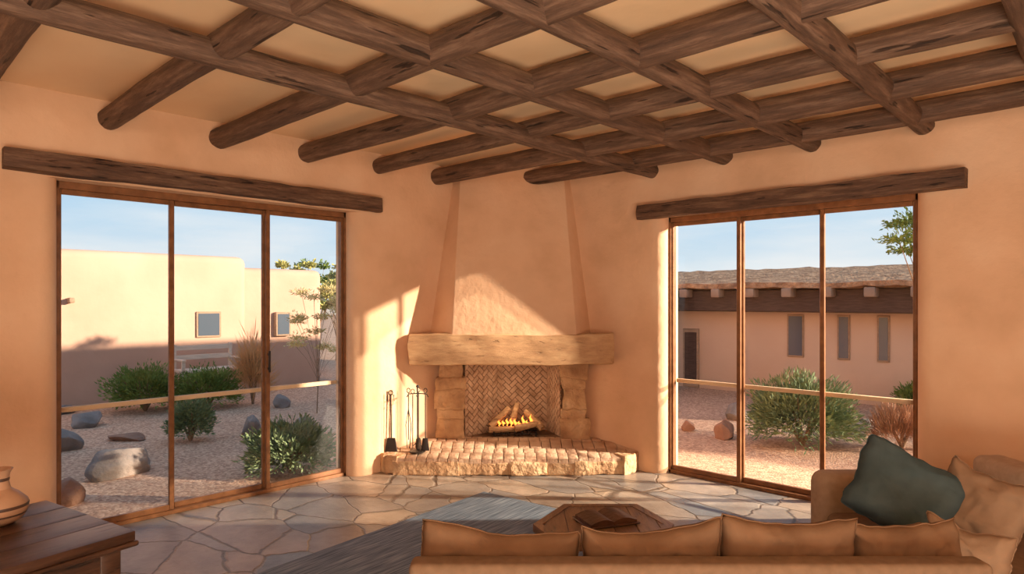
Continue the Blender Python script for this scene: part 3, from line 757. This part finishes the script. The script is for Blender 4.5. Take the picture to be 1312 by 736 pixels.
def tree(px, Y, h, cr, mat, label, seed, n=2500, ls=.12, lw=.03, name='tree', sparse=.2, tk=.05):
    c = W((px-656)/F*Y, Y, GZ); rt = empty(name, c, TH, label, 'tree'); rnd = random.Random(seed)
    s = h*tk*.4
    bm = B(); tube(bm, [(0,0,0),(.04*h*.3,0,h*.3),(0,0,h*.55),(0,0,h*.8)], [s,s*.7,s*.5,.006], 10)
    vs, fs = [], []
    for k in range(16):
        a = rnd.uniform(0, 2*PI); e = rnd.uniform(.25,1)
        tip = Vector((math.cos(a)*cr*e, math.sin(a)*cr*e, h*rnd.uniform(.5,1.0)))
        s0 = Vector((0,0,h*rnd.uniform(.2,.5)))
        tube(bm, [s0, s0.lerp(tip,.5)+Vector((0,0,.05)), tip], [s*.3,s*.2,.003], 6)
        v2, f2 = leaves(n//16, cr*.38, cr*.38, cr*.32, ls, lw, seed*20+k, 0, sparse, .2, -1)
        q = len(vs)
        vs += [v+tip for v in v2]; fs += [tuple(i+q for i in f) for f in f2]
    mk('trunk', bm, M['bark'], rt); leafobj('foliage', (vs, fs), M[mat], rt)
tree(406, 9.6, 1.8, .38, 'wisp', 'thin pale leafy young tree by the right pane of the left door', 11, 3200, .045, .008, tk=.012)
tree(1215, 7.2, 2.75, .66, 'green', 'leafy tree reaching into the top of the right door', 12, 4600, .06, .012)
for i, (px, Y, h, cr, mt_, lb) in enumerate([(383,19,2.65,.5,'olive','leftmost tree crown over the far end of the adobe building'),(408,23,2.9,.7,'green','middle tree crown over the far end of the adobe building'),(432,18,2.6,.5,'olive','rightmost tree crown over the far end of the adobe building')]):
    tree(px, Y, h, cr, mt_, lb, 30+i, 3400, .10, .03)
def boulder(px, py, wpx, hpx, mat, label, seed):
    c, Y = G(px, py, GZ); w = wpx/F*Y/2; h = hpx/F*Y
    bm = B(); bmesh.ops.create_icosphere(bm, subdivisions=4, radius=1)
    rr = random.Random(seed); pl = [(Vector((rr.gauss(0,1), rr.gauss(0,1), rr.gauss(0,1)+.3)).normalized(), rr.uniform(.68,.9)) for _ in range(10)]
    for v in bm.verts:
        n1 = noise.noise(v.co*1.3+Vector((seed*5, 0, 0))); n2 = noise.noise(v.co*3.5+Vector((seed, 3, 0)))
        v.co *= 1.06+.26*n1+.06*n2
        for nn_, dd in pl:
            k = v.co.dot(nn_)-dd
            if k > 0: v.co -= nn_*k*.9
        v.co = Vector((v.co.x*w*1.1, v.co.y*w*.85, v.co.z*h*.68+h*.36))
    o = mk('boulder', bm, M[mat], loc=c, rz=TH+seed, ang=28); tag(o, label, 'rock')
boulder(153, 608, 66, 34, 'rock', 'largest grey boulder on the gravel in the left courtyard', 1)
boulder(322, 558, 28, 24, 'rock', 'grey boulder behind the second mullion of the left door', 2)
boulder(388, 548, 26, 13, 'rock', 'small grey boulder right of the second mullion', 3)
boulder(84, 577, 34, 26, 'rock', 'grey boulder at the left edge of the left door', 4)
boulder(112, 546, 40, 20, 'rock', 'wide grey boulder beyond the one at the left door edge', 5)
boulder(166, 563, 44, 8, 'rockred', 'flat reddish stone on the gravel behind the largest boulder', 6)
boulder(86, 646, 40, 32, 'rockred', 'reddish boulder nearest the house at the left door edge', 7)
boulder(84, 530, 22, 12, 'rock', 'small distant grey rock beside the far adobe building', 8)
boulder(360, 522, 22, 16, 'rock', 'grey rock beside the tuft of dry grass', 9)
boulder(929, 562, 28, 21, 'rockred', 'rounded reddish boulder left of the large bush', 10)
boulder(882, 552, 20, 13, 'rockred', 'small reddish stone near the left frame of the right door', 11)
boulder(944, 538, 28, 20, 'rock', 'grey boulder behind the rounded reddish one', 12)
boulder(1112, 558, 42, 20, 'rockpale', 'pale boulder between the large bush and twiggy bush', 13)
# ------------------------------------------------------------------ world, lights, camera
w = bpy.data.worlds.new('sky'); bpy.context.scene.world = w; w.use_nodes = True; nt = w.node_tree; L = nt.links
bg = nt.nodes['Background']
tc = node(nt, 'ShaderNodeTexCoord'); sx = node(nt, 'ShaderNodeSeparateXYZ'); L.new(tc.outputs['Generated'], sx.inputs[0])
ma = node(nt, 'ShaderNodeMath', operation='MULTIPLY_ADD'); ma.inputs[1].default_value = .5; ma.inputs[2].default_value = .5
L.new(sx.outputs['Z'], ma.inputs[0])
r = ramp(nt, [(0, lin((170,140,112))), (.49, lin((190,165,140))), (.5, lin((214,222,224))), (.56, lin((178,206,226))), (.66, lin((130,174,212))), (1, lin((110,154,200)))], ma.outputs[0])
mp = node(nt, 'ShaderNodeMapping'); mp.inputs['Scale'].default_value = (1.5,1.5,9); L.new(tc.outputs['Generated'], mp.inputs['Vector'])
cn = node(nt, 'ShaderNodeTexNoise'); cn.inputs['Scale'].default_value = 1.8; cn.inputs['Detail'].default_value = 8; L.new(mp.outputs[0], cn.inputs['Vector'])
cr = ramp(nt, [(.42, (0,0,0,1)), (.8, (.75,.75,.75,1))], cn.outputs['Fac'])
mx = node(nt, 'ShaderNodeMixRGB'); mx.inputs[2].default_value = lin((240,236,230))
L.new(cr.outputs[0], mx.inputs[0]); L.new(r.outputs[0], mx.inputs[1]); L.new(mx.outputs[0], bg.inputs['Color'])
bg.inputs['Strength'].default_value = 1.2
def light(nm, ty, loc, direction, energy, col, size=None, sy=None):
    d = bpy.data.lights.new(nm, ty); d.energy = energy; d.color = col
    if ty == 'AREA': d.shape = 'RECTANGLE'; d.size = size; d.size_y = sy or size
    if ty == 'SUN': d.angle = math.radians(1.3)
    if ty in ('POINT', 'SPOT'): d.shadow_soft_size = size
    o = bpy.data.objects.new(nm, d); C.objects.link(o); o.location = loc
    o.rotation_euler = Vector(direction).to_track_quat('-Z', 'Y').to_euler(); return o
light('sun', 'SUN', (10,6,5), (-1,-.635,-.25), 10, (1,.81,.61))
s_ = light('added_sun_spot', 'SPOT', (7.6,3.6,4.3), Vector((1.7,-1.9,0))-Vector((7.6,3.6,4.3)), 6000, (1,.83,.62), .05)  # added spot beyond the right door, imitates sunlight on floor and hearth
s_.data.spot_size = math.radians(38); s_.data.spot_blend = .3
fw = Vector((-.688,.725,0))
light('added_fill_high', 'AREA', W(.6,-2.8,2.3), fw*1+Vector((0,0,-.02)), 90, (1,.90,.79), 3, 1.0)  # added warm fill from behind the camera, not a lamp of the room
light('added_fill_low', 'AREA', W(.6,-1.2,.35), fw*.35+Vector((0,0,1)), 270, (1,.86,.69), 3, 2)  # added upward fill to brighten the ceiling, no real lamp there
light('fire_glow', 'POINT', W(.03,6.42,HZ+.40), (0,0,-1), 2.5, (1,.72,.45), .1)
cam = bpy.data.cameras.new('camera'); co = bpy.data.objects.new('camera', cam); C.objects.link(co)
co.location = W(0,0,1.6); co.rotation_euler = (PI/2, 0, TH)
cam.sensor_width = 36; cam.lens = F/1312*36; cam.shift_y = 17/1312; cam.clip_start = .05; cam.clip_end = 300
bpy.context.scene.camera = co
bpy.context.scene.view_settings.view_transform = 'Standard'
